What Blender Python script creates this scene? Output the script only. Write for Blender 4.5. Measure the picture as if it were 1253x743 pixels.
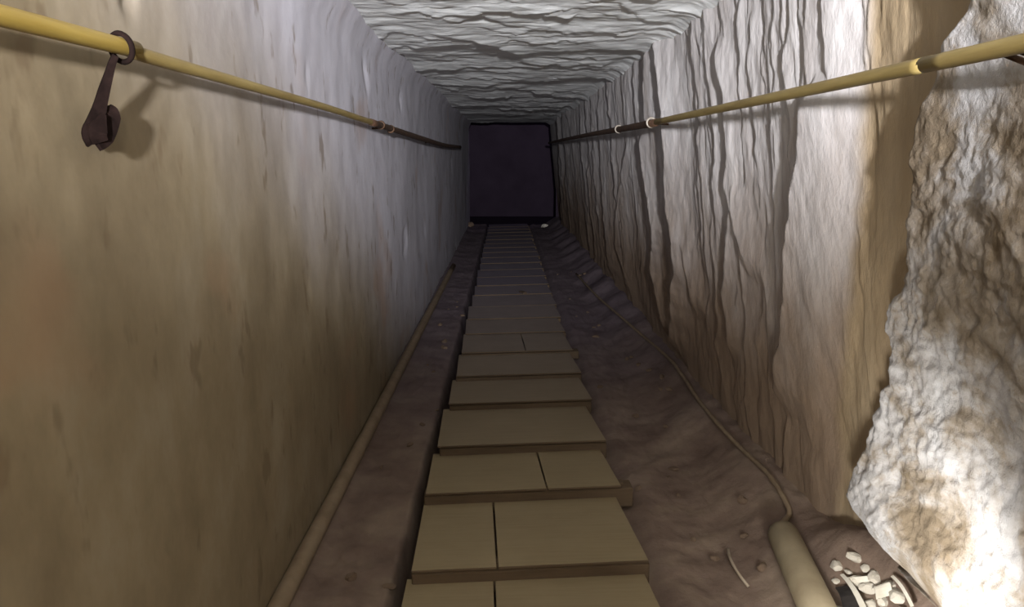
import bpy, bmesh, math, random
import numpy as np
from mathutils import Vector, Matrix, Euler

for o in list(bpy.data.objects):
    bpy.data.objects.remove(o)
scene = bpy.context.scene
COL = scene.collection
random.seed(7)
rng = np.random.default_rng(11)

# ------------------------------------------------------------------ camera, world, exposure
FPX = 900.0                       # focal length in pixels of a 1253 x 743 frame
CX, CY = 626.5, 371.5
VPX, VPY = 618.0, 190.0           # where the passage runs to
CAM = Vector((0.0, 0.0, 0.89))
cam_d = bpy.data.cameras.new('camera')
cam = bpy.data.objects.new('camera', cam_d)
COL.objects.link(cam)
cam_d.sensor_width = 36.0
cam_d.lens = FPX / 1253.0 * 36.0
cam_d.clip_start = 0.02
cam.location = CAM
cam.rotation_euler = (math.pi / 2 - math.atan((CY - VPY) / FPX), 0, -math.atan((CX - VPX) / FPX))
scene.camera = cam

world = bpy.data.worlds.new('world')
scene.world = world
world.use_nodes = True
bg = world.node_tree.nodes['Background']
bg.inputs[0].default_value = (0.75, 0.68, 1.0, 1)
bg.inputs[1].default_value = 0.3

scene.view_settings.view_transform = 'Standard'
scene.view_settings.look = 'None'
scene.view_settings.gamma = 1.0
scene.view_settings.use_curve_mapping = False
scene.view_settings.exposure = 0.0

# power and colour of the three lamps and the added chamber fill (built with their fixtures further down)
FLOOD_W, FLOOD_COL = 1350.0, (0.94, 0.95, 1.0)
BULB_W, BULB_COL = 17.0, (1.0, 0.88, 0.68)
CHAM_W, CHAM_COL = 5.0, (0.72, 0.55, 1.0)
WORK_W, WORK_COL = 12.0, (1.0, 0.98, 0.94)

# ------------------------------------------------------------------ helpers
RM = cam.rotation_euler.to_matrix()

def ray(px, py):
    return (RM @ Vector(((px - CX) / FPX, -(py - CY) / FPX, -1.0)))

def at_x(px, py, X):
    r = ray(px, py); t = (X - CAM.x) / r.x
    return CAM + r * t

def at_y(px, py, Y):
    r = ray(px, py); t = (Y - CAM.y) / r.y
    return CAM + r * t

def at_z(px, py, Z):
    r = ray(px, py); t = (Z - CAM.z) / r.z
    return CAM + r * t

def _hash(ix, iy, seed):
    h = (ix.astype(np.int64) * 374761393 + iy.astype(np.int64) * 668265263 + seed * 1442695041) & 0xFFFFFFFF
    h = ((h ^ (h >> 13)) * 1274126177) & 0xFFFFFFFF
    h = h ^ (h >> 16)
    return h

def noise2(x, y, seed=0):
    """gradient noise, about -1..1"""
    x = np.asarray(x, float); y = np.asarray(y, float)
    x0 = np.floor(x); y0 = np.floor(y)
    fx = x - x0; fy = y - y0
    u = fx * fx * fx * (fx * (fx * 6 - 15) + 10)
    v = fy * fy * fy * (fy * (fy * 6 - 15) + 10)
    def g(ix, iy, dx, dy):
        a = _hash(ix, iy, seed) / 4294967296.0 * 2 * math.pi
        return np.cos(a) * dx + np.sin(a) * dy
    n00 = g(x0, y0, fx, fy); n10 = g(x0 + 1, y0, fx - 1, fy)
    n01 = g(x0, y0 + 1, fx, fy - 1); n11 = g(x0 + 1, y0 + 1, fx - 1, fy - 1)
    return 1.5 * ((n00 * (1 - u) + n10 * u) * (1 - v) + (n01 * (1 - u) + n11 * u) * v)

def fbm(x, y, octv=4, seed=0, gain=0.5):
    s = 0; a = 1.0
    for k in range(octv):
        s = s + a * noise2(x * 2 ** k, y * 2 ** k, seed + 17 * k); a *= gain
    return s

def ridged(x, y, octv=4, seed=0, gain=0.55):
    s = 0; a = 1.0
    for k in range(octv):
        s = s + a * (1 - 2 * np.abs(noise2(x * 2 ** k, y * 2 ** k, seed + 31 * k))); a *= gain
    return s

def smooth(a, b, x):
    t = np.clip((x - a) / (b - a), 0, 1)
    return t * t * (3 - 2 * t)

def grid_mesh(name, P, mat, flip=False, smooth_shade=True):
    """P is an (n, m, 3) array of points"""
    n, m = P.shape[:2]
    me = bpy.data.meshes.new(name)
    idx = np.arange(n * m).reshape(n, m)
    q = np.stack([idx[:-1, :-1], idx[1:, :-1], idx[1:, 1:], idx[:-1, 1:]], -1).reshape(-1, 4)
    if flip:
        q = q[:, ::-1]
    me.vertices.add(n * m)
    me.vertices.foreach_set('co', P.reshape(-1).astype(np.float32))
    nf = len(q)
    me.loops.add(nf * 4); me.polygons.add(nf)
    me.loops.foreach_set('vertex_index', q.reshape(-1).astype(np.int32))
    me.polygons.foreach_set('loop_start', np.arange(0, nf * 4, 4, dtype=np.int32))
    me.polygons.foreach_set('loop_total', np.full(nf, 4, dtype=np.int32))
    me.polygons.foreach_set('use_smooth', np.full(nf, smooth_shade))
    me.update(calc_edges=True)
    me.materials.append(mat)
    o = bpy.data.objects.new(name, me)
    COL.objects.link(o)
    return o

def obj(name, bm, mat, parent=None, shade=False):
    me = bpy.data.meshes.new(name)
    bmesh.ops.recalc_face_normals(bm, faces=bm.faces)
    if shade:
        for f in bm.faces: f.smooth = True
    bm.to_mesh(me); bm.free()
    me.materials.append(mat)
    o = bpy.data.objects.new(name, me)
    COL.objects.link(o)
    if parent: o.parent = parent
    return o

def empty(name, loc=(0, 0, 0)):
    o = bpy.data.objects.new(name, None)
    COL.objects.link(o); o.location = loc; o.empty_display_size = 0.05
    return o

def tag(o, label, cat, group=None):
    o['label'] = label; o['category'] = cat
    if group: o['group'] = group
    return o

def add_box(bm, x0, x1, y0, y1, z0, z1, M=None, bev=0.0):
    b = bmesh.new()
    bmesh.ops.create_cube(b, size=1)
    bmesh.ops.transform(b, matrix=Matrix.Translation(((x0 + x1) / 2, (y0 + y1) / 2, (z0 + z1) / 2)) @ Matrix.Diagonal((x1 - x0, y1 - y0, z1 - z0, 1)), verts=b.verts)
    if bev:
        bmesh.ops.bevel(b, geom=b.edges[:], offset=bev, segments=1, affect='EDGES')
    if M: bmesh.ops.transform(b, matrix=M, verts=b.verts)
    me = bpy.data.meshes.new('t'); b.to_mesh(me); b.free(); bm.from_mesh(me); bpy.data.meshes.remove(me)

def tube(bm, pts, rad, seg=12, caps=True):
    """tube along pts; rad a number or one per point"""
    pts = [Vector(p) for p in pts]
    if not hasattr(rad, '__len__'): rad = [rad] * len(pts)
    rings = []; up = None
    for i, p in enumerate(pts):
        d = (pts[min(i + 1, len(pts) - 1)] - pts[max(i - 1, 0)]).normalized()
        if up is None:
            up = Vector((0, 0, 1)) if abs(d.z) < 0.9 else Vector((1, 0, 0))
        s = d.cross(up).normalized(); up = s.cross(d).normalized()
        rings.append([bm.verts.new(p + (s * math.cos(a) + up * math.sin(a)) * rad[i])
                      for a in [2 * math.pi * k / seg for k in range(seg)]])
    for a, b in zip(rings[:-1], rings[1:]):
        for k in range(seg):
            bm.faces.new((a[k], a[(k + 1) % seg], b[(k + 1) % seg], b[k]))
    if caps:
        bm.faces.new(rings[0][::-1]); bm.faces.new(rings[-1])

def ring(bm, c, axis, R, r, seg=24, sub=8, a0=0, a1=2 * math.pi):
    axis = Vector(axis).normalized()
    u = axis.orthogonal().normalized(); v = axis.cross(u)
    full = abs(a1 - a0 - 2 * math.pi) < 1e-4
    rows = []
    cnt = seg if full else seg + 1
    for i in range(cnt):
        a = a0 + (a1 - a0) * i / seg
        d = u * math.cos(a) + v * math.sin(a)
        rows.append([bm.verts.new(Vector(c) + d * (R + r * math.cos(b)) + axis * r * math.sin(b))
                     for b in [2 * math.pi * k / sub for k in range(sub)]])
    for i in range(cnt if full else cnt - 1):
        A = rows[i]; B = rows[(i + 1) % cnt]
        for k in range(sub):
            bm.faces.new((A[k], A[(k + 1) % sub], B[(k + 1) % sub], B[k]))

def catmull(pts, n=8):
    pts = [Vector(p) for p in pts]
    P = [pts[0] * 2 - pts[1]] + pts + [pts[-1] * 2 - pts[-2]]
    out = []
    for i in range(1, len(P) - 2):
        for k in range(n):
            t = k / n
            a, b, c, d = P[i - 1], P[i], P[i + 1], P[i + 2]
            out.append(0.5 * ((2 * b) + (c - a) * t + (2 * a - 5 * b + 4 * c - d) * t * t + (3 * b - a - 3 * c + d) * t ** 3))
    out.append(pts[-1])
    return out

# ------------------------------------------------------------------ materials
class NT:
    def __init__(self, name, rough=0.9, spec=0.2):
        self.m = bpy.data.materials.new(name); self.m.use_nodes = True
        self.t = self.m.node_tree; self.n = self.t.nodes
        self.b = self.n['Principled BSDF']
        self.b.inputs['Roughness'].default_value = rough
        self.b.inputs['Specular IOR Level'].default_value = spec
        g = self.n.new('ShaderNodeNewGeometry'); self.pos = g.outputs['Position']
        tc = self.n.new('ShaderNodeTexCoord'); self.ob = tc.outputs['Object']
    def link(self, a, b): self.t.links.new(a, b)
    def map(self, scale, src=None):
        m = self.n.new('ShaderNodeMapping'); m.inputs['Scale'].default_value = scale
        self.link(src or self.ob, m.inputs['Vector']); return m.outputs[0]
    def noise(self, scale, detail=4, rough=0.55, stretch=None, dist=0.0):
        x = self.n.new('ShaderNodeTexNoise'); x.inputs['Scale'].default_value = scale
        x.inputs['Detail'].default_value = detail; x.inputs['Roughness'].default_value = rough
        x.inputs['Distortion'].default_value = dist
        self.link(self.map(stretch) if stretch else self.ob, x.inputs['Vector'])
        return x.outputs['Fac']
    def ramp(self, fac, stops):
        r = self.n.new('ShaderNodeValToRGB'); e = r.color_ramp.elements
        while len(e) < len(stops): e.new(0.5)
        for i, (p, c) in enumerate(stops):
            e[i].position = p
            e[i].color = (*c, 1) if hasattr(c, '__len__') else (c, c, c, 1)
        self.link(fac, r.inputs[0]); return r.outputs[0]
    def mix(self, fac, a, b, mode='MIX'):
        x = self.n.new('ShaderNodeMix'); x.data_type = 'RGBA'; x.blend_type = mode
        for v, k in ((fac, 0), (a, 6), (b, 7)):
            if hasattr(v, 'is_linked') or hasattr(v, 'node'): self.link(v, x.inputs[k])
            elif k == 0: x.inputs[0].default_value = v
            else: x.inputs[k].default_value = (*v, 1)
        return x.outputs[2]
    def math(self, op, a, b=None, c=None):
        x = self.n.new('ShaderNodeMath'); x.operation = op
        for i, v in enumerate((a, b, c)):
            if v is None: continue
            if hasattr(v, 'node'): self.link(v, x.inputs[i])
            else: x.inputs[i].default_value = v
        return x.outputs[0]
    def sep(self, src=None):
        s = self.n.new('ShaderNodeSeparateXYZ'); self.link(src or self.ob, s.inputs[0]); return s.outputs
    def rng(self, v, a, b, c=0.0, d=1.0):
        x = self.n.new('ShaderNodeMapRange'); x.interpolation_type = 'SMOOTHSTEP'
        self.link(v, x.inputs[0])
        for i, q in enumerate((a, b, c, d)): x.inputs[1 + i].default_value = q
        return x.outputs[0]
    def bump(self, h, strength=0.3, dist=0.01):
        x = self.n.new('ShaderNodeBump'); x.inputs['Strength'].default_value = strength
        x.inputs['Distance'].default_value = dist
        self.link(h, x.inputs['Height']); self.link(x.outputs[0], self.b.inputs['Normal'])
    def col(self, c):
        if hasattr(c, 'node'): self.link(c, self.b.inputs['Base Color'])
        else: self.b.inputs['Base Color'].default_value = (*c, 1)
        return self

def simple(name, c1, c2, scale=30, rough=0.7, spec=0.3, stretch=None, bump=0.15):
    t = NT(name, rough, spec)
    n = t.noise(scale, 5, 0.6, stretch)
    t.col(t.ramp(n, [(0.3, c1), (0.7, c2)]))
    if bump: t.bump(n, bump, 0.004)
    return t.m

# left wall: ochre-dusted plaster; the paler grey beyond paints in the lamp beam
t = NT('left_plaster', 0.85, 0.25)
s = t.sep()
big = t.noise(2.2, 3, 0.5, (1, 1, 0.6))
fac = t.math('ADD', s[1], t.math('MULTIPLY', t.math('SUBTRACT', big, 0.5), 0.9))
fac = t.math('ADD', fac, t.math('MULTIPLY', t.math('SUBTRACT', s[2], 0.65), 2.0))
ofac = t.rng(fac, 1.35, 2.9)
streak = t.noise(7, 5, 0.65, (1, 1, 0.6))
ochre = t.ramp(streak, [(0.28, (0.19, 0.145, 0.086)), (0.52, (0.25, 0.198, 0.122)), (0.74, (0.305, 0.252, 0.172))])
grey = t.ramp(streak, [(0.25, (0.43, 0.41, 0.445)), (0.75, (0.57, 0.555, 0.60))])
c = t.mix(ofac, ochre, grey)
pink = t.rng(t.noise(3.1, 3, 0.5), 0.58, 0.74, 0, 0.4)
c = t.mix(pink, c, (0.34, 0.20, 0.115))
pit = t.rng(t.noise(16, 3, 0.6, (1, 1, 0.45)), 0.60, 0.70, 0, 0.6)
c = t.mix(pit, c, (0.15, 0.105, 0.06))
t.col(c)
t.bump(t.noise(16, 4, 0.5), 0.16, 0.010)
M_LEFT = t.m

# right wall: pale flaking limestone with brown earth and painted-in shade low down
t = NT('right_limestone', 0.85, 0.25)
s = t.sep()
streak = t.noise(9, 5, 0.6, (1, 1, 0.25))
pale = t.ramp(streak, [(0.25, (0.35, 0.31, 0.285)), (0.5, (0.50, 0.468, 0.455)), (0.75, (0.62, 0.60, 0.59))])
low = t.math('ADD', s[2], t.math('MULTIPLY', t.math('SUBTRACT', t.noise(5, 4, 0.6, (1, 1, 0.5)), 0.5), 0.7))
lf = t.rng(low, 0.25, 1.05, 1.0, 0.0)
c = t.mix(lf, pale, (0.235, 0.168, 0.115))
ea = t.n.new('ShaderNodeAttribute'); ea.attribute_name = 'recess_shade'      # the outcrop's shadow painted brown in the recess
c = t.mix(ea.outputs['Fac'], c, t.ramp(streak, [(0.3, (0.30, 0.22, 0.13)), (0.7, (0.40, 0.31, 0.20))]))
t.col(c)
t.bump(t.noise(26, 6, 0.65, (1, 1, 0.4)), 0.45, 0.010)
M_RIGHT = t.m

# ceiling
t = NT('ceiling_limestone', 0.85, 0.25)
streak = t.noise(6, 5, 0.6, (0.5, 1.2, 1))
c = t.ramp(streak, [(0.25, (0.60, 0.60, 0.57)), (0.5, (0.74, 0.75, 0.73)), (0.75, (0.83, 0.84, 0.82))])
t.col(c)
t.bump(t.noise(24, 6, 0.65, (0.5, 1.2, 1)), 0.35, 0.008)
M_CEIL = t.m

# floor dust and earth
t = NT('floor_earth', 0.95, 0.1)
n1 = t.noise(6, 5, 0.6)
c = t.ramp(n1, [(0.3, (0.135, 0.094, 0.074)), (0.5, (0.195, 0.142, 0.110)), (0.72, (0.26, 0.20, 0.148))])
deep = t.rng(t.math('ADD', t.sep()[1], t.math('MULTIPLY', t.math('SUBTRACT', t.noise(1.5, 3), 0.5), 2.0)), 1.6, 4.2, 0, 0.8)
c = t.mix(deep, c, t.ramp(n1, [(0.3, (0.115, 0.092, 0.112)), (0.7, (0.185, 0.150, 0.178))]))      # dim violet cast of the depth painted into the dust
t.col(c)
t.bump(t.noise(34, 6, 0.68), 0.45, 0.009)
M_FLOOR = t.m

# eroded rock
t = NT('eroded_rock', 0.95, 0.08)
n1 = t.noise(5.2, 6, 0.62, dist=0.4)
n2 = t.noise(30, 6, 0.7)
c = t.ramp(n1, [(0.42, (0.21, 0.165, 0.115)), (0.49, (0.33, 0.285, 0.235)), (0.56, (0.47, 0.45, 0.44)), (0.72, (0.62, 0.62, 0.63))])
c = t.mix(t.rng(n2, 0.56, 0.68, 0, 0.55), c, (0.27, 0.21, 0.14))
t.col(c)
t.bump(t.noise(55, 6, 0.75), 0.55, 0.010)
M_ROCK = t.m

def wood(name, c1, c2):
    t = NT(name, 0.8, 0.2)
    n = t.noise(5, 6, 0.65, (1.2, 22, 22))
    n2 = t.noise(7, 4, 0.6)
    c = t.ramp(n, [(0.3, c1), (0.7, c2)])
    dust = t.rng(n2, 0.4, 0.75, 0, 0.5)
    c = t.mix(dust, c, tuple(min(1, v * 1.12) for v in c2))
    t.col(c); t.bump(n, 0.12, 0.003)
    return t.m
def lerp3(a, b, t_): return tuple(x + (y - x) * t_ for x, y in zip(a, b))
M_PLANK = [wood('plank_wood', lerp3((0.260, 0.202, 0.116), (0.165, 0.140, 0.168), k / 9), lerp3((0.295, 0.235, 0.140), (0.195, 0.168, 0.198), k / 9)) for k in range(10)]  # boards further in have the dim violet of the depth painted in
M_BATTEN = wood('batten_wood', (0.085, 0.058, 0.036), (0.12, 0.084, 0.052))
M_STRING = wood('stringer_wood', (0.07, 0.048, 0.033), (0.10, 0.07, 0.05))
M_RAIL = simple('rail_yellow', (0.25, 0.165, 0.030), (0.35, 0.25, 0.06), 12, 0.45, 0.45, (6, 0.6, 6), 0.1)
M_RAIL2 = simple('rail_yellow_worn', (0.19, 0.132, 0.042), (0.30, 0.225, 0.08), 12, 0.5, 0.4, (6, 0.6, 6), 0.12)
M_RUST = simple('rusty_iron', (0.035, 0.018, 0.010), (0.085, 0.042, 0.02), 40, 0.75, 0.3)
M_STRAP = simple('dark_leather', (0.006, 0.0035, 0.003), (0.017, 0.0095, 0.008), 60, 0.9, 0.05)
M_GALV = simple('worn_steel', (0.20, 0.17, 0.13), (0.32, 0.28, 0.23), 40, 0.45, 0.5)
M_CONDUIT = simple('dusty_plastic_pipe', (0.17, 0.135, 0.085), (0.24, 0.198, 0.128), 14, 0.65, 0.3)
M_FLOORPIPE = simple('dusty_floor_pipe', (0.20, 0.145, 0.09), (0.29, 0.22, 0.145), 14, 0.75, 0.25)
M_CABLE = simple('dusty_cable', (0.17, 0.12, 0.075), (0.25, 0.19, 0.125), 30, 0.75, 0.25)
M_WIRE = simple('pale_wire', (0.30, 0.24, 0.17), (0.42, 0.35, 0.27), 30, 0.7, 0.25)
M_STONE = simple('brown_stone', (0.12, 0.08, 0.058), (0.22, 0.16, 0.11), 25, 0.9, 0.15, None, 0.5)
M_PALE = simple('pale_stone', (0.45, 0.40, 0.32), (0.70, 0.66, 0.58), 25, 0.9, 0.15, None, 0.5)
M_PAPER = simple('dirty_paper', (0.55, 0.51, 0.42), (0.74, 0.71, 0.63), 20, 0.9, 0.15)
M_BLACK = simple('dull_black_plastic', (0.018, 0.016, 0.015), (0.035, 0.03, 0.028), 40, 0.6, 0.3)
M_HOUS = simple('lamp_grey', (0.10, 0.10, 0.10), (0.16, 0.16, 0.16), 40, 0.5, 0.4)
def emit(name, col, s):
    t = NT(name, 0.3, 0.5); t.col(col)
    t.b.inputs['Emission Color'].default_value = (*col, 1); t.b.inputs['Emission Strength'].default_value = s
    return t.m
M_GLOWC = emit('lit_glass_cool', FLOOD_COL, 4.0)
M_GLOWW = emit('lit_glass_warm', BULB_COL, 4.0)

def struct(o):
    o['kind'] = 'structure'; return o

# ------------------------------------------------------------------ the passage: walls, ceiling, floor
Y_END = 9.4
def ysamples(ratio=0.0034, start=0.45):
    back = list(np.linspace(-3.6, start, 60, endpoint=False))
    ys = [start]
    while ys[-1] < Y_END:
        ys.append(ys[-1] * (1 + ratio))
    return np.array(back + ys)
ZC = 1.29

def right_x(z):                       # the right wall leans outward towards its foot
    return 0.69 - 0.13 * (z / ZC)

def flake(y, yl, delta, L, drop):
    """a flake of stone: swells over the length L up to its edge yl, then drops back"""
    tt = y - yl
    return np.where(tt < 0, delta * np.clip(1 + tt / L, 0, 1) ** 1.5, delta * (1 - smooth(0, 1, tt / drop)))

def polyline_edge(pts, zq):
    """pixel polyline on the right wall -> its y for each height zq, and a 0..1 fade outside its span"""
    W = []
    for px, py in pts:
        p = at_x(px, py, 0.58)
        p = at_x(px, py, float(right_x(p.z)))
        W.append((p.z, p.y))
    W.sort()
    zz = np.array([w[0] for w in W]); yy = np.array([w[1] for w in W])
    fade = smooth(zz[0] - 0.07, zz[0] + 0.03, zq) * (1 - smooth(zz[-1] - 0.03, zz[-1] + 0.07, zq))
    return np.interp(zq, zz, yy), fade

# right wall
ys = ysamples(0.0030)
zs = np.linspace(-0.08, ZC + 0.08, 190)
Y, Z = np.meshgrid(ys, zs, indexing='ij')
X = right_x(Z) + 0.012 * fbm(Y * 0.9, Z * 1.1, 3, 5)
relief = np.zeros_like(X)
major = [                             # (edge, how proud, length of the swelling)
    ([(1062, -20), (1058, 120), (1048, 300), (1030, 420), (1015, 520)], -0.012, 0.0),
    ([(1003, 120), (994, 180), (988, 240), (975, 320), (968, 400), (955, 480)], 0.034, 0.26),
    ([(884, 60), (893, 110), (897, 160), (898, 230), (908, 270), (918, 320)], 0.026, 0.2),
    ([(905, 230), (898, 300), (893, 360), (900, 430)], 0.024, 0.2),
    ([(812, 50), (822, 110), (826, 180), (830, 260), (838, 330), (830, 420)], 0.042, 0.25),
    ([(836, 280), (848, 330), (852, 370)], 0.026, 0.2),
    ([(792, 170), (797, 230), (806, 280), (802, 330), (818, 400)], 0.036, 0.25),
    ([(800, 60), (798, 100), (800, 150)], 0.030, 0.3),
    ([(770, 180), (760, 240), (755, 300), (780, 390)], 0.018, 0.3),
    ([(735, 130), (740, 220), (748, 330)], 0.024, 0.4),
]
for pts, dl, L in major[1:]:
    ye, fd = polyline_edge(pts, zs)
    ye = (ye + 0.008 * ye * fbm(zs * 14, ye * 0 + 3.1 * len(pts), 3, 77))[None, :]; fd = fd[None, :]
    relief = np.maximum(relief, flake(Y, ye, dl * fd, L, 0.012 * ye))
# the smooth slab stands proud of the recess beside the outcrop
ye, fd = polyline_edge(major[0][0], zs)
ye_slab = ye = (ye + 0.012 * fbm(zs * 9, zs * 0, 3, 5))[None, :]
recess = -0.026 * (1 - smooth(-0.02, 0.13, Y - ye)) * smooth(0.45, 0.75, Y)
pxs = 676 + (1045 - 676) * rng.random(220)
for i, px in enumerate(pxs):
    y0 = 0.58 * FPX / (px - 618)
    amp = (0.0018 + 0.0034 * rng.random() ** 2) * y0 ** 0.9
    if y0 < 2.3: amp *= 1.7
    zc = rng.random() * ZC if y0 > 1.6 else ZC * (0.35 + 0.75 * rng.random())
    if y0 < 1.5 and zc < 0.95: amp *= 0.45
    ln = 0.12 + 0.5 * rng.random() if y0 < 3.5 else 0.25 + 0.8 * rng.random()
    ye = (y0 * (1 + 0.018 * fbm(zs * 7, zs * 0 + i * 3.7, 3, 100 + i) + 0.03 * (rng.random() - .5) * (zs - zc)))[None, :]
    fd = (smooth(zc - ln, zc - ln * 0.6, zs) * (1 - smooth(zc + ln * 0.6, zc + ln, zs)))[None, :]
    k0, k1 = np.searchsorted(ys, [y0 * 0.8 - 0.05, y0 * 1.2 + 0.05])
    relief[k0:k1] = np.maximum(relief[k0:k1], flake(Y[k0:k1], ye, amp * fd, 0.06 * y0 + 0.02, 0.006 * y0))
relief = relief + 0.0012 * ridged(Y * 14 / np.maximum(Y, 0.6), Z * 5, 3, 9) * smooth(0.5, 1.3, Y)
relief = relief + 0.0022 * fbm(Y * 18, Z * 9, 4, 19)
X = X - relief - recess
# rubble and earth banked against its foot
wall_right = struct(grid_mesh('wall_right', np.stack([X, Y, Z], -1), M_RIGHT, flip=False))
recess_shade = (1 - smooth(0.0, 0.05, Y - ye_slab)) * smooth(0.2, 0.3, Y)
at_ = wall_right.data.attributes.new('recess_shade', 'FLOAT', 'POINT'); at_.data.foreach_set('value', recess_shade.reshape(-1).astype(np.float32))

# left wall
ys = ysamples(0.008)
zs = np.linspace(-0.08, ZC + 0.08, 110)
Y, Z = np.meshgrid(ys, zs, indexing='ij')
X = -0.45 + 0.006 * fbm(Y * 1.1, Z * 1.3, 4, 41) + 0.0010 * fbm(Y * 9, Z * 6, 4, 43)
dent = smooth(0.75, 1.05, fbm(Y * 5.0 + 3, Z * 3.2, 3, 51))
X = X - 0.007 * dent
X = X + 0.035 * smooth(ZC - 0.12, ZC + 0.02, Z) ** 2
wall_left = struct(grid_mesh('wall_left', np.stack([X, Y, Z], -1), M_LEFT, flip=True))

# ceiling
ys = ysamples(0.0028, 1.2)
xs = np.linspace(-0.50, 0.64, 150)
Y, Xc = np.meshgrid(ys, xs, indexing='ij')
rel = np.zeros_like(Y)
mj = [([(548, 40), (600, 50), (632, 62), (660, 60), (700, 58), (760, 55), (800, 62)], 0.028, 0.35),
      ([(515, 100), (560, 103), (620, 98), (690, 97)], 0.030, 0.6),
      ([(535, 18), (560, 24), (590, 20), (630, 30)], 0.014, 0.2),
      ([(590, -6), (640, 8), (690, 8), (730, 2)], 0.013, 0.2),
      ([(760, 3), (790, 22), (820, 28)], 0.016, 0.2),
      ([(540, 128), (600, 131), (660, 129)], 0.035, 0.9),
      ([(470, 55), (530, 54), (560, 50)], 0.014, 0.3)]
for pts, dl, L in mj:
    W = sorted([(p.x, p.y) for p in (at_z(a, b, ZC) for a, b in pts)])
    xx = np.array([w[0] for w in W]); yy = np.array([w[1] for w in W])
    ye = np.interp(xs, xx, yy)
    ye = (ye * (1 + 0.012 * fbm(xs * 16, xs * 0 + dl * 900, 3, 61)))[None, :]
    fd = (smooth(xx[0] - 0.08, xx[0] + 0.02, xs) * (1 - smooth(xx[-1] - 0.02, xx[-1] + 0.08, xs)))[None, :]
    rel = np.maximum(rel, flake(Y, ye, 0.36 * dl * fd, L, 0.004 * ye))
for i in range(80):
    py = -25 + 182 * rng.random()
    y0 = 0.40 * FPX / (190 - py)
    amp = (0.0012 + 0.0030 * rng.random() ** 2) * y0 ** 0.8
    xc = -0.45 + 1.02 * rng.random(); ln = 0.1 + 0.35 * rng.random()
    ye = (y0 * (1 + 0.03 * fbm(xs * 9, xs * 0 + i * 2.9, 4, 200 + i)))[None, :]
    fd = (smooth(xc - ln, xc - ln * 0.4, xs) * (1 - smooth(xc + ln * 0.4, xc + ln, xs)))[None, :]
    k0, k1 = np.searchsorted(ys, [y0 * 0.75, y0 * 1.25])
    rel[k0:k1] = np.maximum(rel[k0:k1], flake(Y[k0:k1], ye, amp * fd, 0.05 * y0, 0.003 * y0))
for i in range(22):
    py = -20 + 165 * rng.random()
    y0 = 0.40 * FPX / (190 - py); amp = (0.0032 + 0.0025 * rng.random()) * y0 ** 0.8
    xc = -0.40 + 0.9 * rng.random(); ln = 0.06 + 0.2 * rng.random()
    ye = (y0 * (1 + 0.022 * fbm(xs * 11, xs * 0 + i * 4.1, 4, 400 + i) + 0.08 * (rng.random() - .5) * (xs - xc)))[None, :]
    fd = (smooth(xc - ln, xc - ln * 0.5, xs) * (1 - smooth(xc + ln * 0.5, xc + ln, xs)))[None, :]
    k0, k1 = np.searchsorted(ys, [y0 * 0.75, y0 * 1.25])
    rel[k0:k1] = np.maximum(rel[k0:k1], flake(Y[k0:k1], ye, amp * fd, 0.09 * y0, 0.002 * y0))
Zc = ZC + 0.010 * fbm(Xc * 2, Y * 1.3, 3, 71) - rel - 0.003 * fbm(Xc * 8, Y * 12, 4, 73)
# the corner with the right wall is rounded
Zc = Zc - 0.04 * smooth(0.50, 0.60, Xc)
ceiling = struct(grid_mesh('ceiling', np.stack([Xc, Y, Zc], -1), M_CEIL, flip=True))

# floor
WL, WR = -0.195, 0.295                # the walkway's edges
ys = ysamples(0.006, 0.5)
xs = np.concatenate([np.linspace(-0.52, WL - 0.06, 60, endpoint=False), np.linspace(WL - 0.06, WL + 0.03, 30, endpoint=False),
                     np.linspace(WL + 0.03, WR, 14, endpoint=False), np.linspace(WR, 0.82, 130)])
Y, Xf = np.meshgrid(ys, xs, indexing='ij')
outside = np.clip(smooth(WL - 0.01, WL - 0.05, Xf) + smooth(WR + 0.0, WR + 0.06, Xf), 0, 1)
Zf = 0.007 * fbm(Xf * 3, Y * 3, 3, 81) * outside + 0.0032 * fbm(Xf * 16, Y * 14, 4, 83) * outside
gut = np.exp(-(np.abs(Xf - (WL - 0.012 - 0.007 * noise2(Y * 5, Y * 0, 92))) / 0.021) ** 3)
Zf = Zf + 0.018 * outside - 0.085 * gut * (1 + 0.4 * noise2(Y * 6, Xf * 0, 91))
Zf = np.where((Xf > WL) & (Xf < WR), np.minimum(Zf, -0.012), Zf)
bank = smooth(0.42, 0.70, Xf + 0.05 * noise2(Y * 3, Xf * 2, 93))
Zf = Zf + 0.11 * bank ** 1.5
Zf = Zf + 0.11 * smooth(0.60, 0.69, Xf + 0.02 * noise2(Xf * 7, Y * 6, 97)) * (1 - smooth(1.10, 1.50, Y)) * smooth(0.3, 0.6, Y)
Zf = Zf + 0.02 * smooth(-0.38, -0.46, Xf)
Zf = Zf + 0.0025 * np.maximum(0, ridged(Xf * 9, Y * 9, 3, 95) - 0.5) * outside
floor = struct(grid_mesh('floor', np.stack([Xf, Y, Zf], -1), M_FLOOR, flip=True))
def floor_z(x, y):
    i = int(np.argmin(np.abs(ys - y))); j = int(np.argmin(np.abs(xs - x)))
    return float(Zf[i, j])

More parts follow.
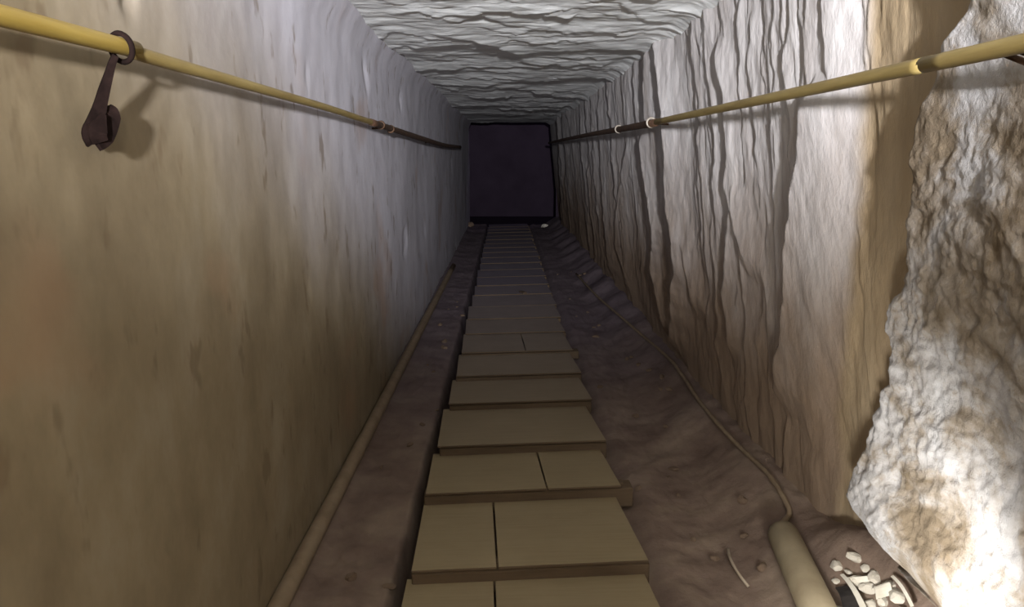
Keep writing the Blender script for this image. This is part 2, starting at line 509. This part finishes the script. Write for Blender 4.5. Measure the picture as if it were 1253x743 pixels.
# the long dark chamber the passage opens into
M_DARK = simple('darkened_stone', (0.036, 0.025, 0.038), (0.050, 0.036, 0.053), 3, 0.9, 0.1)  # the chamber's darkness is put into the stone's colour
def chamber(name, *boxes, mat=M_DARK):
    bm = bmesh.new()
    for b in boxes: add_box(bm, *b)
    return struct(obj(name, bm, mat))
YC = 11.2
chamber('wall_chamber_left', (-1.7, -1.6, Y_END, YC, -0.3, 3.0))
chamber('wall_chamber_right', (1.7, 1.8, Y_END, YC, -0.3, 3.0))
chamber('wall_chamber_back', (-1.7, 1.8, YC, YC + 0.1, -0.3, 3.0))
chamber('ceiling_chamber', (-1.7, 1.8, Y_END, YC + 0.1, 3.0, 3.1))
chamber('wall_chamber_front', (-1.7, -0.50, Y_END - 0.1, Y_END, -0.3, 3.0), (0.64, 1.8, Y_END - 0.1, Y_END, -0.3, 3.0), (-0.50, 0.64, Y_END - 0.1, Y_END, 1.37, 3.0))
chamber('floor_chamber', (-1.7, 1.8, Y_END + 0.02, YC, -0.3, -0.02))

# eroded rock outcrop on the right, beside the camera
edge_px = [(1165, -30), (1150, 20), (1128, 60), (1118, 110), (1106, 150), (1100, 190), (1108, 235), (1090, 320), (1066, 400), (1078, 465),
           (1050, 530), (1036, 600), (1072, 680), (1110, 720), (1150, 760), (1190, 800)]
W = []
for px, py in edge_px:
    p = at_x(px, py, 0.55); p = at_x(px, py, float(right_x(p.z)) - 0.025); p = at_x(px, py, float(right_x(p.z)) - 0.025); W.append((p.z, p.y))
W.sort()
ez = np.array([w[0] for w in W]); ey = np.array([w[1] for w in W])
us = np.linspace(0, 1, 330)
zs = np.linspace(-0.05, ZC + 0.05, 430)
U, Z = np.meshgrid(us, zs, indexing='ij')
ye = (np.interp(zs, ez, ey) + 0.018 * fbm(zs * 9, zs * 0, 3, 301) + 0.006 * fbm(zs * 40, zs * 0, 2, 303))[None, :]
Y = ye + 0.025 - (1 - U) * (ye + 0.025 - 0.12)
dist = ye - Y
base = right_x(Z) - 0.016 + 0.006 * np.exp(-((Z - 1.0) / 0.10) ** 2)
n = 0.013 * fbm(Y * 4, Z * 4, 3, 311) + 0.0032 * ridged(Y * 11 + Z * 3, Z * 12, 3, 313) + 0.0022 * ridged(Y * 34, Z * 34 + Y * 8, 4, 317, 0.6) + 0.004 * np.abs(noise2(Y * 22, Z * 22, 319))
n = n * (1 - 0.7 * np.exp(-((Z - 1.0) / 0.10) ** 2)) + 0.03 * np.exp(-((Z - 0.12) / 0.16) ** 2)
shape = smooth(-0.022, 0.03, dist) ** 0.6
back = right_x(Z) + 0.05
X = back - shape * (back - base + n) + 0.14 * (1 - smooth(0.10, 0.27, Z))
outcrop = grid_mesh('rock_outcrop', np.stack([X, Y, Z], -1), M_ROCK, flip=False)
outcrop.parent = wall_right
outcrop['label'] = 'rough eroded pale rock bulging from the right wall, brightly lit at its foot'

# ------------------------------------------------------------------ walkway of overlapping boards
walk = tag(empty('walkway', (0, 0, 0)), 'raised walkway of overlapping wooden boards on cross battens', 'walkway')
steps = [-0.75, -0.38, -0.02, 0.33, 0.68, 1.02, 1.365, 1.714, 2.02, 2.41, 2.745, 3.11, 3.49]
while steps[-1] < Y_END - 0.4:
    steps.append(steps[-1] + 0.335 + 0.03 * random.random())
seam = {6: -0.017, 7: 0.105, 5: -0.012, 3: 0.08, 11: 0.09}
rb = random.Random(3)
for i in range(len(steps) - 1):
    y0, y1 = steps[i], steps[i + 1]
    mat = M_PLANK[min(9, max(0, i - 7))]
    yaw = math.radians(2.0 + 0.5 * rb.random())
    rise = 0.036 if i < 9 else max(0.005, 0.036 - 0.006 * (i - 8))
    ztop = 0.030 + rise + 0.003 * rb.random()
    L = y1 - y0 + 0.03
    tilt = math.atan2(-rise, L)
    roll = math.radians(-1.1 + 0.3 * (rb.random() - .5))
    M = Matrix.Translation((0.05, y0, ztop)) @ Matrix.Rotation(yaw, 4, 'Z') @ Matrix.Rotation(roll, 4, 'Y') @ Matrix.Rotation(tilt, 4, 'X')
    a, b = WL - 0.05 + 0.012 * (rb.random() - .5), WR - 0.05 + 0.012 * (rb.random() - .5)
    cuts = [a, b]
    if i in seam:
        cuts = [a, seam[i] - 0.05, b]
    for k in range(len(cuts) - 1):
        g = 0.0022
        c0 = cuts[k] + (g if k else 0); c1 = cuts[k + 1] - (g if k < len(cuts) - 2 else 0)
        bm = bmesh.new()
        add_box(bm, c0, c1, 0, L, -0.0055, 0.0, M, 0.001)
        bo = obj('board', bm, mat, walk); bo.data.materials.append(M_BATTEN)      # end faces darkened to take out the lamp's bright edge
        for f in bo.data.polygons:
            if abs(f.normal.y) > 0.5: f.material_index = 1
    # batten that carries the near edge of the boards
    bm = bmesh.new()
    xr = WR + (0.03 if i in (7, 11) else 0.004); xl = WL - (0.008 if i == 7 else -0.004)
    Mb = Matrix.Translation((0.05, y0, 0)) @ Matrix.Rotation(yaw, 4, 'Z') @ Matrix.Rotation(roll, 4, 'Y')
    add_box(bm, xl - 0.05, xr - 0.05, 0.004, 0.055, 0.006, ztop - 0.0105, Mb, 0.003)
    add_box(bm, xl - 0.03, xr - 0.07, 0.03, 0.05, ztop - 0.012, ztop - 0.007, Mb)
    obj('batten', bm, M_BATTEN, walk)
for sx in (WL + 0.06, WR - 0.06):
    bm = bmesh.new(); add_box(bm, sx - 0.02, sx + 0.02, steps[0], steps[-1] + 0.05, -0.04, 0.012, None, 0.003)
    obj('stringer', bm, M_STRING, walk)

# ------------------------------------------------------------------ handrails
def rail_points(px_list, X):
    return [at_x(a, b, X) for a, b in px_list]
XL, XR = -0.405, 0.50
left = tag(empty('handrail', (XL, 0, 1.0)), 'yellow handrail pipe with a dark ring on the smooth left wall', 'handrail')
def part(name, bm, mat, par, shade=True):
    o = obj(name, bm, mat, None, shade); o.parent = par
    o.matrix_parent_inverse = Matrix.Translation(-Vector(par.location)); return o
lp = rail_points([(0, 19), (75, 38), (150, 57)], XL)
lp = [lp[0] + (lp[0] - lp[1]).normalized() * 1.6] + lp + [at_x(166, 61, XL)]
bm = bmesh.new(); tube(bm, lp, 0.0090, 16); part('near_pipe', bm, M_RAIL, left)
fp = rail_points([(158, 61), (180, 69), (260, 92), (330, 112), (400, 132), (440, 145), (480, 158), (520, 171), (545, 178), (563, 180)], XL)
fp = catmull(fp, 6)
dk = [p for p in fp if p.y > 2.25]; fp = [p for p in fp if p.y < 2.45]
bm = bmesh.new(); tube(bm, dk, [0.0105 + 0.003 * smooth(2.5, 4, p.y) for p in dk], 12); part('dark_sleeve', bm, M_RUST, left)
bm = bmesh.new(); tube(bm, fp, [0.0078 + 0.003 * smooth(1.5, 4, p.y) for p in fp], 14); part('far_pipe', bm, M_RAIL2, left)
for px, py in ((466, 153), (478, 158)):
    p = at_x(px, py, XL); bm = bmesh.new(); ring(bm, p, (0, 1, 0), 0.0105, 0.004); part('binding', bm, M_RUST, left)
for px, py in ((472, 156), (530, 174)):
    p = at_x(px, py, XL); bm = bmesh.new(); tube(bm, [p, p + Vector((-0.06, 0, -0.004))], 0.0035, 8); part('wall_peg', bm, M_RUST, left)

right = tag(empty('handrail', (XR, 0, 1.0)), 'yellow brown handrail pipe along the cracked right wall', 'handrail')
rp = rail_points([(1253, 53), (1120, 82), (1000, 108), (900, 129), (800, 150)], XR)
rp = [rp[0] + (rp[0] - rp[1]).normalized() * 1.6] + rp
rp = catmull(rp, 5)
bm = bmesh.new(); tube(bm, rp, 0.0096, 16); part('near_pipe', bm, M_RAIL2, right)
rf = catmull(rail_points([(803, 150), (760, 158), (720, 165), (690, 171), (672, 175)], XR), 5)
bm = bmesh.new(); tube(bm, rf, 0.0128, 14); part('far_pipe', bm, M_RUST, right)
for px, py in ((797, 150), (757, 158)):
    p = at_x(px, py, XR); bm = bmesh.new(); ring(bm, p, (0, 1, 0), 0.0150, 0.0035); part('clamp', bm, M_GALV, right)
for px, py in ((1216, 61), (1236, 57), (797, 151)):
    p = at_x(px, py, XR); bm = bmesh.new(); tube(bm, [p, p + Vector((0.085, 0, -0.03 if px > 900 else -0.004))], 0.0035, 8); part('wall_peg', bm, M_RUST, right)

# ring and strap hanging from the left handrail
c = at_x(148, 56, XL)
hang = tag(empty('hanging_strap', c), 'dark leather strap hanging from an iron ring on the left handrail', 'strap')
def hpart(name, bm, mat, shade=True):
    return part(name, bm, mat, hang, shade)
bm = bmesh.new(); ring(bm, c + Vector((0, 0.0, -0.002)), (0.35, 1, 0.2), 0.0145, 0.0030); hpart('ring', bm, M_STRAP)
def strip(pts, widths, thick):
    """flat strap along pts, its width lying along the wall"""
    bm = bmesh.new(); rows = []
    for i, p in enumerate(pts):
        w = widths[i]
        d = (pts[min(i + 1, len(pts) - 1)] - pts[max(i - 1, 0)]).normalized()
        s = d.cross(Vector((0.75, -0.65, 0))).normalized(); nrm = s.cross(d).normalized()
        rows.append([bm.verts.new(p + s * a * w / 2 + nrm * b * thick / 2) for a, b in ((-1, -1), (1, -1), (1, 1), (-1, 1))])
    for A, B in zip(rows[:-1], rows[1:]):
        for k in range(4): bm.faces.new((A[k], A[(k + 1) % 4], B[(k + 1) % 4], B[k]))
    bm.faces.new(rows[0][::-1]); bm.faces.new(rows[-1]); return bm
XS = XL - 0.022
sp = [at_x(a, b, XL - 0.022 * min(1, (b - 68) / 70)) for a, b in ((141, 68), (137, 78), (132, 95), (127, 112), (121, 135), (116, 152), (113, 164), (117, 173))]
hpart('strap', strip(catmull(sp, 4), list(np.interp(np.linspace(0, 1, len(catmull(sp, 4))), [0, .2, .5, .8, 1], [.006, .0075, .012, .020, .021])), 0.0035), M_STRAP, False)
sp2 = [at_x(a, b, XS + 0.006) for a, b in ((118, 176), (124, 170), (130, 160), (135, 147), (137, 136), (135, 129))]
cc = catmull(sp2, 4)
hpart('folded_end', strip(cc, list(np.interp(np.linspace(0, 1, len(cc)), [0, .3, .7, 1], [.016, .021, .018, .004])), 0.004), M_STRAP, False)
sp3 = [at_x(a, b, XS + 0.009) for a, b in ((126, 140), (122, 152), (119, 163), (122, 174))]
cc = catmull(sp3, 4)
hpart('fold', strip(cc, list(np.interp(np.linspace(0, 1, len(cc)), [0, .5, 1], [.005, .018, .016])), 0.004), M_STRAP, False)

# ------------------------------------------------------------------ pipes and cables on the floor
def at_floor(px, py, lift=0.0):
    """where the line of sight of a pixel meets the floor (or a surface lift above it)"""
    r = ray(px, py).normalized(); t_ = 0.6
    while t_ < 12:
        p = CAM + r * t_
        if p.z < floor_z(p.x, p.y) + lift: break
        t_ += 0.003
    return p
a = at_z(340, 743, 0.05); b = at_z(476, 478, 0.045)
d = (b - a).normalized()
pts = [a - d * 1.6, a, b, b + d * 1.2, b + d * 3.2]
pts[-1].z = 0.03; pts[-1].x = -0.41
bm = bmesh.new(); tube(bm, catmull(pts, 6), 0.019, 14)
fpipe = obj('floor_pipe', bm, M_FLOORPIPE, None, True)
tag(fpipe, 'long dusty brown pipe lying at the foot of the smooth left wall', 'pipe')

cp0 = at_floor(957, 652, 0.026); cp1 = at_floor(1000, 745, 0.026)
cp0.z = cp1.z = max(cp0.z, cp1.z)
cp0 = at_z(957, 652, cp0.z); cp1 = at_z(1000, 745, cp1.z)
dd = (cp1 - cp0).normalized()
conduit = tag(empty('conduit_pipe', (cp0.x, cp0.y, 0.0)), 'thick tan plastic pipe lying on the rubble beside the rock outcrop', 'pipe')
def cpart(name, bm, mat, shade=True): return part(name, bm, mat, conduit, shade)
bm = bmesh.new()
e = cp0 + dd * 0.0
tube(bm, [cp0 - dd * 0.012, cp0 - dd * 0.006, cp0 + dd * 0.004, cp0 + dd * 0.02, cp0 + dd * 0.45], [0.014, 0.024, 0.030, 0.032, 0.032], 24)
cpart('pipe', bm, M_CONDUIT)
bm = bmesh.new(); tube(bm, [cp0 - dd * 0.03, cp0 - dd * 0.005], 0.009, 12); cpart('gland', bm, M_BLACK)

cb = [(963, 640), (966, 628), (957, 606), (938, 578), (905, 547), (878, 518), (855, 490), (838, 464), (820, 440), (790, 414), (760, 388), (730, 362), (705, 335)]
cpts = []
for i, (px, py) in enumerate(cb):
    z = 0.04
    for _ in range(4):
        p = at_z(px, py, z); z = floor_z(p.x, p.y) + 0.006
    if i == 0: p = cp0 - dd * 0.029
    cpts.append(p)
bm = bmesh.new(); tube(bm, catmull(cpts, 6), 0.0062, 10)
tag(obj('electric_cable', bm, M_CABLE, None, True), 'dusty brown cable running along the foot of the cracked right wall', 'cable')

wp = []
for px, py, dz in ((891, 672, .01), (893, 682, .022), (900, 696, .02), (908, 708, .012), (916, 718, .004)):
    z = 0.05
    for _ in range(4):
        p = at_z(px, py, z); z = floor_z(p.x, p.y) + dz
    wp.append(p)
bm = bmesh.new(); tube(bm, catmull(wp, 6), 0.0032, 8)
tag(obj('bent_wire', bm, M_WIRE, None, True), 'short pale bent wire poking out of the dust beside the tan pipe', 'wire')

# ------------------------------------------------------------------ stones
def stone_mesh(name, seed, mat):
    r = random.Random(seed)
    bm = bmesh.new(); bmesh.ops.create_icosphere(bm, subdivisions=2, radius=1.0)
    for v in bm.verts:
        k = 1 + 0.28 * math.sin(3.1 * v.co.x + seed) * math.cos(2.3 * v.co.y + seed * 2) + 0.14 * (r.random() - .5)
        v.co *= k
        v.co.z *= 0.62
    for _ in range(4):
        nrm = Vector((r.uniform(-1, 1), r.uniform(-1, 1), r.uniform(-.3, 1))).normalized()
        for v in bm.verts:
            dd_ = v.co.dot(nrm) - 0.62
            if dd_ > 0: v.co -= nrm * dd_ * 0.85
    me = bpy.data.meshes.new(name); bmesh.ops.recalc_face_normals(bm, faces=bm.faces); bm.to_mesh(me); bm.free(); me.materials.append(mat)
    return me
BROWN = [stone_mesh('stone', s, M_STONE) for s in range(5)]
PALE = [stone_mesh('pale_stone', s + 20, M_PALE) for s in range(4)]
def put_stone(me, name, x, y, size, label, group, dz=0.0):
    o = bpy.data.objects.new(name, me); COL.objects.link(o)
    o.location = (x, y, floor_z(x, y) + size * 0.32 + dz)
    o.scale = (size * random.uniform(.8, 1.3), size * random.uniform(.8, 1.2), size * random.uniform(.7, 1.1))
    o.rotation_euler = (random.uniform(-.3, .3), random.uniform(-.3, .3), random.uniform(0, 6.28))
    tag(o, label, 'stone', group); return o
# between the walkway and the right wall
for i in range(30):
    y = 1.35 + 4.5 * random.random() ** 1.7
    x = random.uniform(0.35, 0.60)
    put_stone(random.choice(BROWN), 'stone', x, y, random.uniform(0.006, 0.015), 'small brown stone in the dust between the walkway and the cracked right wall', 'stones on the right of the walkway')
for i in range(16):
    y = 1.3 + 3.2 * random.random() ** 1.5
    x = random.uniform(-0.36, -0.235)
    put_stone(random.choice(BROWN), 'stone', x, y, random.uniform(0.006, 0.015), 'small brown stone in the dust between the walkway and the left floor pipe', 'stones on the left of the walkway')
lit = random.Random(21)
for k, (px, py) in enumerate(((1022, 716), (1046, 736), (1062, 722), (1080, 740), (1058, 702), (1098, 738), (1072, 712), (1024, 700), (1046, 690), (1088, 724), (1038, 704), (1064, 745), (1030, 752), (1085, 755), (1050, 716), (1106, 752))):
    p = at_floor(px, py)
    put_stone(PALE[k % 4], 'pale_stone', p.x, p.y, lit.uniform(0.008, 0.021), 'pale limestone chip in the litter between the tan pipe and the rock outcrop', 'pale chips at the foot of the outcrop')
for px, py, sz, lab in ((578, 268, 0.075, 'rounded stone at the dark far end, left of the walkway'), (661, 264, 0.05, 'pale stone at the dark far end, right of the walkway')):
    p = at_z(px, py, 0.06)
    p.y = min(p.y, Y_END - 0.3)
    o = put_stone(PALE[0] if px > 600 else BROWN[1], 'stone', p.x, p.y, sz, lab, None)

# litter at the foot of the outcrop
def scrap(name, corners, bend, mat, label, cat):
    """a curled strip of paper or plastic: four pixel corners lifted onto a plane near the floor"""
    A, B, C_, D = corners
    bm = bmesh.new(); n_ = 6; top = []; bot = []
    for i in range(n_ + 1):
        t_ = i / n_
        l = A.lerp(D, t_); r = B.lerp(C_, t_); lift = Vector((0, 0, bend * math.sin(math.pi * t_)))
        top.append((bm.verts.new(l + lift + Vector((0, 0, .0015))), bm.verts.new(r + lift + Vector((0, 0, .0015)))))
        bot.append((bm.verts.new(l + lift), bm.verts.new(r + lift)))
    for i in range(n_):
        bm.faces.new((top[i][0], top[i][1], top[i + 1][1], top[i + 1][0]))
        bm.faces.new((bot[i][0], bot[i + 1][0], bot[i + 1][1], bot[i][1]))
        for k in (0, 1):
            bm.faces.new((top[i][k], top[i + 1][k], bot[i + 1][k], bot[i][k]))
    bm.faces.new((top[0][0], bot[0][0], bot[0][1], top[0][1])); bm.faces.new((top[-1][0], top[-1][1], bot[-1][1], bot[-1][0]))
    return tag(obj(name, bm, mat), label, cat)
def q(*pp): return [at_floor(a, b, l) for a, b, l in pp]
scrap('plastic_scrap', q((1022, 720, .02), (1036, 717, .02), (1056, 756, .02), (1034, 760, .02)), 0.012, M_BLACK, 'dark wedge of plastic lying among the pale chips beside the tan pipe', 'scrap')
scrap('paper_strip', q((1028, 704, .03), (1032, 703, .03), (1064, 752, .03), (1056, 753, .03)), 0.008, M_PAPER, 'narrow white paper strip beside the dark plastic wedge', 'paper')
scrap('paper_strip', q((1036, 709, .03), (1062, 707, .03), (1064, 712, .025), (1037, 715, .025)), 0.006, M_PAPER, 'short white paper strip lying across the foot of the outcrop', 'paper')
scrap('paper_scrap', q((1066, 722, .03), (1084, 716, .03), (1092, 728, .025), (1072, 734, .025)), 0.012, M_PAPER, 'crumpled white paper scrap among the pale chips by the outcrop', 'paper')
scrap('straw', q((1090, 706, .03), (1093, 705, .03), (1118, 742, .03), (1114, 743, .03)), 0.006, M_PAPER, 'thin pale straw lying against the rock outcrop', 'straw')
sp_ = at_z(640, 357, 0.068)
bm = bmesh.new(); add_box(bm, -0.012, 0.012, -0.03, 0.03, 0, 0.012, Matrix.Translation((sp_.x, sp_.y, 0.058)) @ Matrix.Rotation(0.5, 4, 'Z'), 0.003)
tag(obj('wood_chip', bm, M_STRING), 'small dark wood chip lying on a board of the walkway', 'wood chip')

# ------------------------------------------------------------------ lamps
def look(o, target):
    o.rotation_euler = (Vector(target) - o.location).to_track_quat('-Z', 'Y').to_euler()

# floodlight hung from the ceiling behind the camera, thrown down the passage along the ceiling
FL = Vector((0.09, -1.3, 1.06)); FT = Vector((0.0, 3.0, 1.40))
fl = tag(empty('flood_lamp', FL), 'grey floodlight hung under the ceiling near the passage mouth', 'lamp')
fd_ = (FT - FL).normalized()
bm = bmesh.new(); tube(bm, [FL - fd_ * 0.16, FL - fd_ * 0.12, FL - fd_ * 0.03, FL], [0.03, 0.05, 0.07, 0.075], 20, False); part('housing', bm, M_HOUS, fl)
bm = bmesh.new(); tube(bm, [FL - fd_ * 0.035, FL - fd_ * 0.03], 0.062, 20); part('lens', bm, M_GLOWC, fl)
bm = bmesh.new(); tube(bm, [FL - fd_ * 0.1 + Vector((0, 0, .05)), FL - fd_ * 0.1 + Vector((0, 0, .3))], 0.01, 8); part('hanger', bm, M_HOUS, fl)
ld = bpy.data.lights.new('flood_light', 'SPOT'); ld.energy = FLOOD_W; ld.color = FLOOD_COL
ld.spot_size = math.radians(40); ld.spot_blend = 1.0; ld.shadow_soft_size = 0.045
lo = bpy.data.objects.new('flood_light', ld); COL.objects.link(lo); lo.location = FL + fd_ * 0.01; look(lo, FT)

# bare bulb under the ceiling just behind the camera
BL = Vector((0.14, -0.5, 1.13))
bl = tag(empty('bulb_lamp', BL), 'bare warm bulb hanging under the ceiling', 'lamp')
bm = bmesh.new(); tube(bm, [BL + Vector((0, 0, .17)), BL + Vector((0, 0, .10))], 0.004, 8); part('flex', bm, M_BLACK, bl)
bm = bmesh.new(); tube(bm, [BL + Vector((0, 0, .10)), BL + Vector((0, 0, .055))], 0.016, 14); part('socket', bm, M_BLACK, bl)
bm = bmesh.new(); tube(bm, [BL + Vector((0, 0, .058)), BL + Vector((0, 0, .045)), BL + Vector((0, 0, .025)), BL + Vector((0, 0, .008)), BL + Vector((0, 0, .0))], [.012, .017, .026, .02, .006], 16); part('bulb', bm, M_GLOWW, bl)
ld = bpy.data.lights.new('bulb_light', 'POINT'); ld.energy = BULB_W; ld.color = BULB_COL; ld.shadow_soft_size = 0.04
lo = bpy.data.objects.new('bulb_light', ld); COL.objects.link(lo); lo.location = BL + Vector((0, 0, -0.05))

# unseen violet fill added high in the chamber to lift the blacks
CL = Vector((1.1, 10.3, 2.55))
cl = tag(empty('chamber_fill', CL), 'unseen fill light added in the dark chamber beyond the passage', 'lamp')
bm = bmesh.new(); tube(bm, [CL + Vector((0, 0, .45)), CL + Vector((0, 0, .10))], 0.004, 8); part('flex', bm, M_BLACK, cl)
bm = bmesh.new(); tube(bm, [CL + Vector((0, 0, .10)), CL + Vector((0, 0, .055))], 0.016, 14); part('socket', bm, M_BLACK, cl)
bm = bmesh.new(); tube(bm, [CL + Vector((0, 0, .058)), CL + Vector((0, 0, .045)), CL + Vector((0, 0, .025)), CL + Vector((0, 0, .008)), CL], [.012, .017, .026, .02, .006], 16); part('bulb', bm, M_GLOWC, cl)  # flex, socket and bulb are all added with the fill
ld = bpy.data.lights.new('chamber_fill_light', 'POINT'); ld.energy = CHAM_W; ld.color = CHAM_COL; ld.shadow_soft_size = 0.05
lo = bpy.data.objects.new('chamber_fill_light', ld); COL.objects.link(lo); lo.location = CL + Vector((0, 0, -0.07))

# work lamp on the rubble that lights the outcrop
WLp = Vector((0.40, 0.78, 0.25)); WT = Vector((0.60, 1.02, 0.28))
wl_ = tag(empty('work_lamp', (WLp.x, WLp.y, 0.1)), 'grey work lamp on the floor turned to the rock outcrop', 'lamp')
wd = (WT - WLp).normalized()
bm = bmesh.new(); tube(bm, [WLp - wd * 0.12, WLp - wd * 0.09, WLp - wd * 0.02, WLp], [0.02, 0.035, 0.05, 0.055], 18, False); part('housing', bm, M_HOUS, wl_)
bm = bmesh.new(); tube(bm, [WLp - wd * 0.025, WLp - wd * 0.02], 0.045, 18); part('lens', bm, M_GLOWC, wl_)
bm = bmesh.new(); tube(bm, [WLp - wd * 0.07 + Vector((0, 0, -.03)), Vector((WLp.x, WLp.y, 0.0)) - wd * 0.07], 0.012, 10); part('stand', bm, M_HOUS, wl_)
ld = bpy.data.lights.new('work_light', 'SPOT'); ld.energy = WORK_W; ld.color = WORK_COL
ld.spot_size = math.radians(125); ld.spot_blend = 0.8; ld.shadow_soft_size = 0.03
lo = bpy.data.objects.new('work_light', ld); COL.objects.link(lo); lo.location = WLp + wd * 0.01; look(lo, WT)
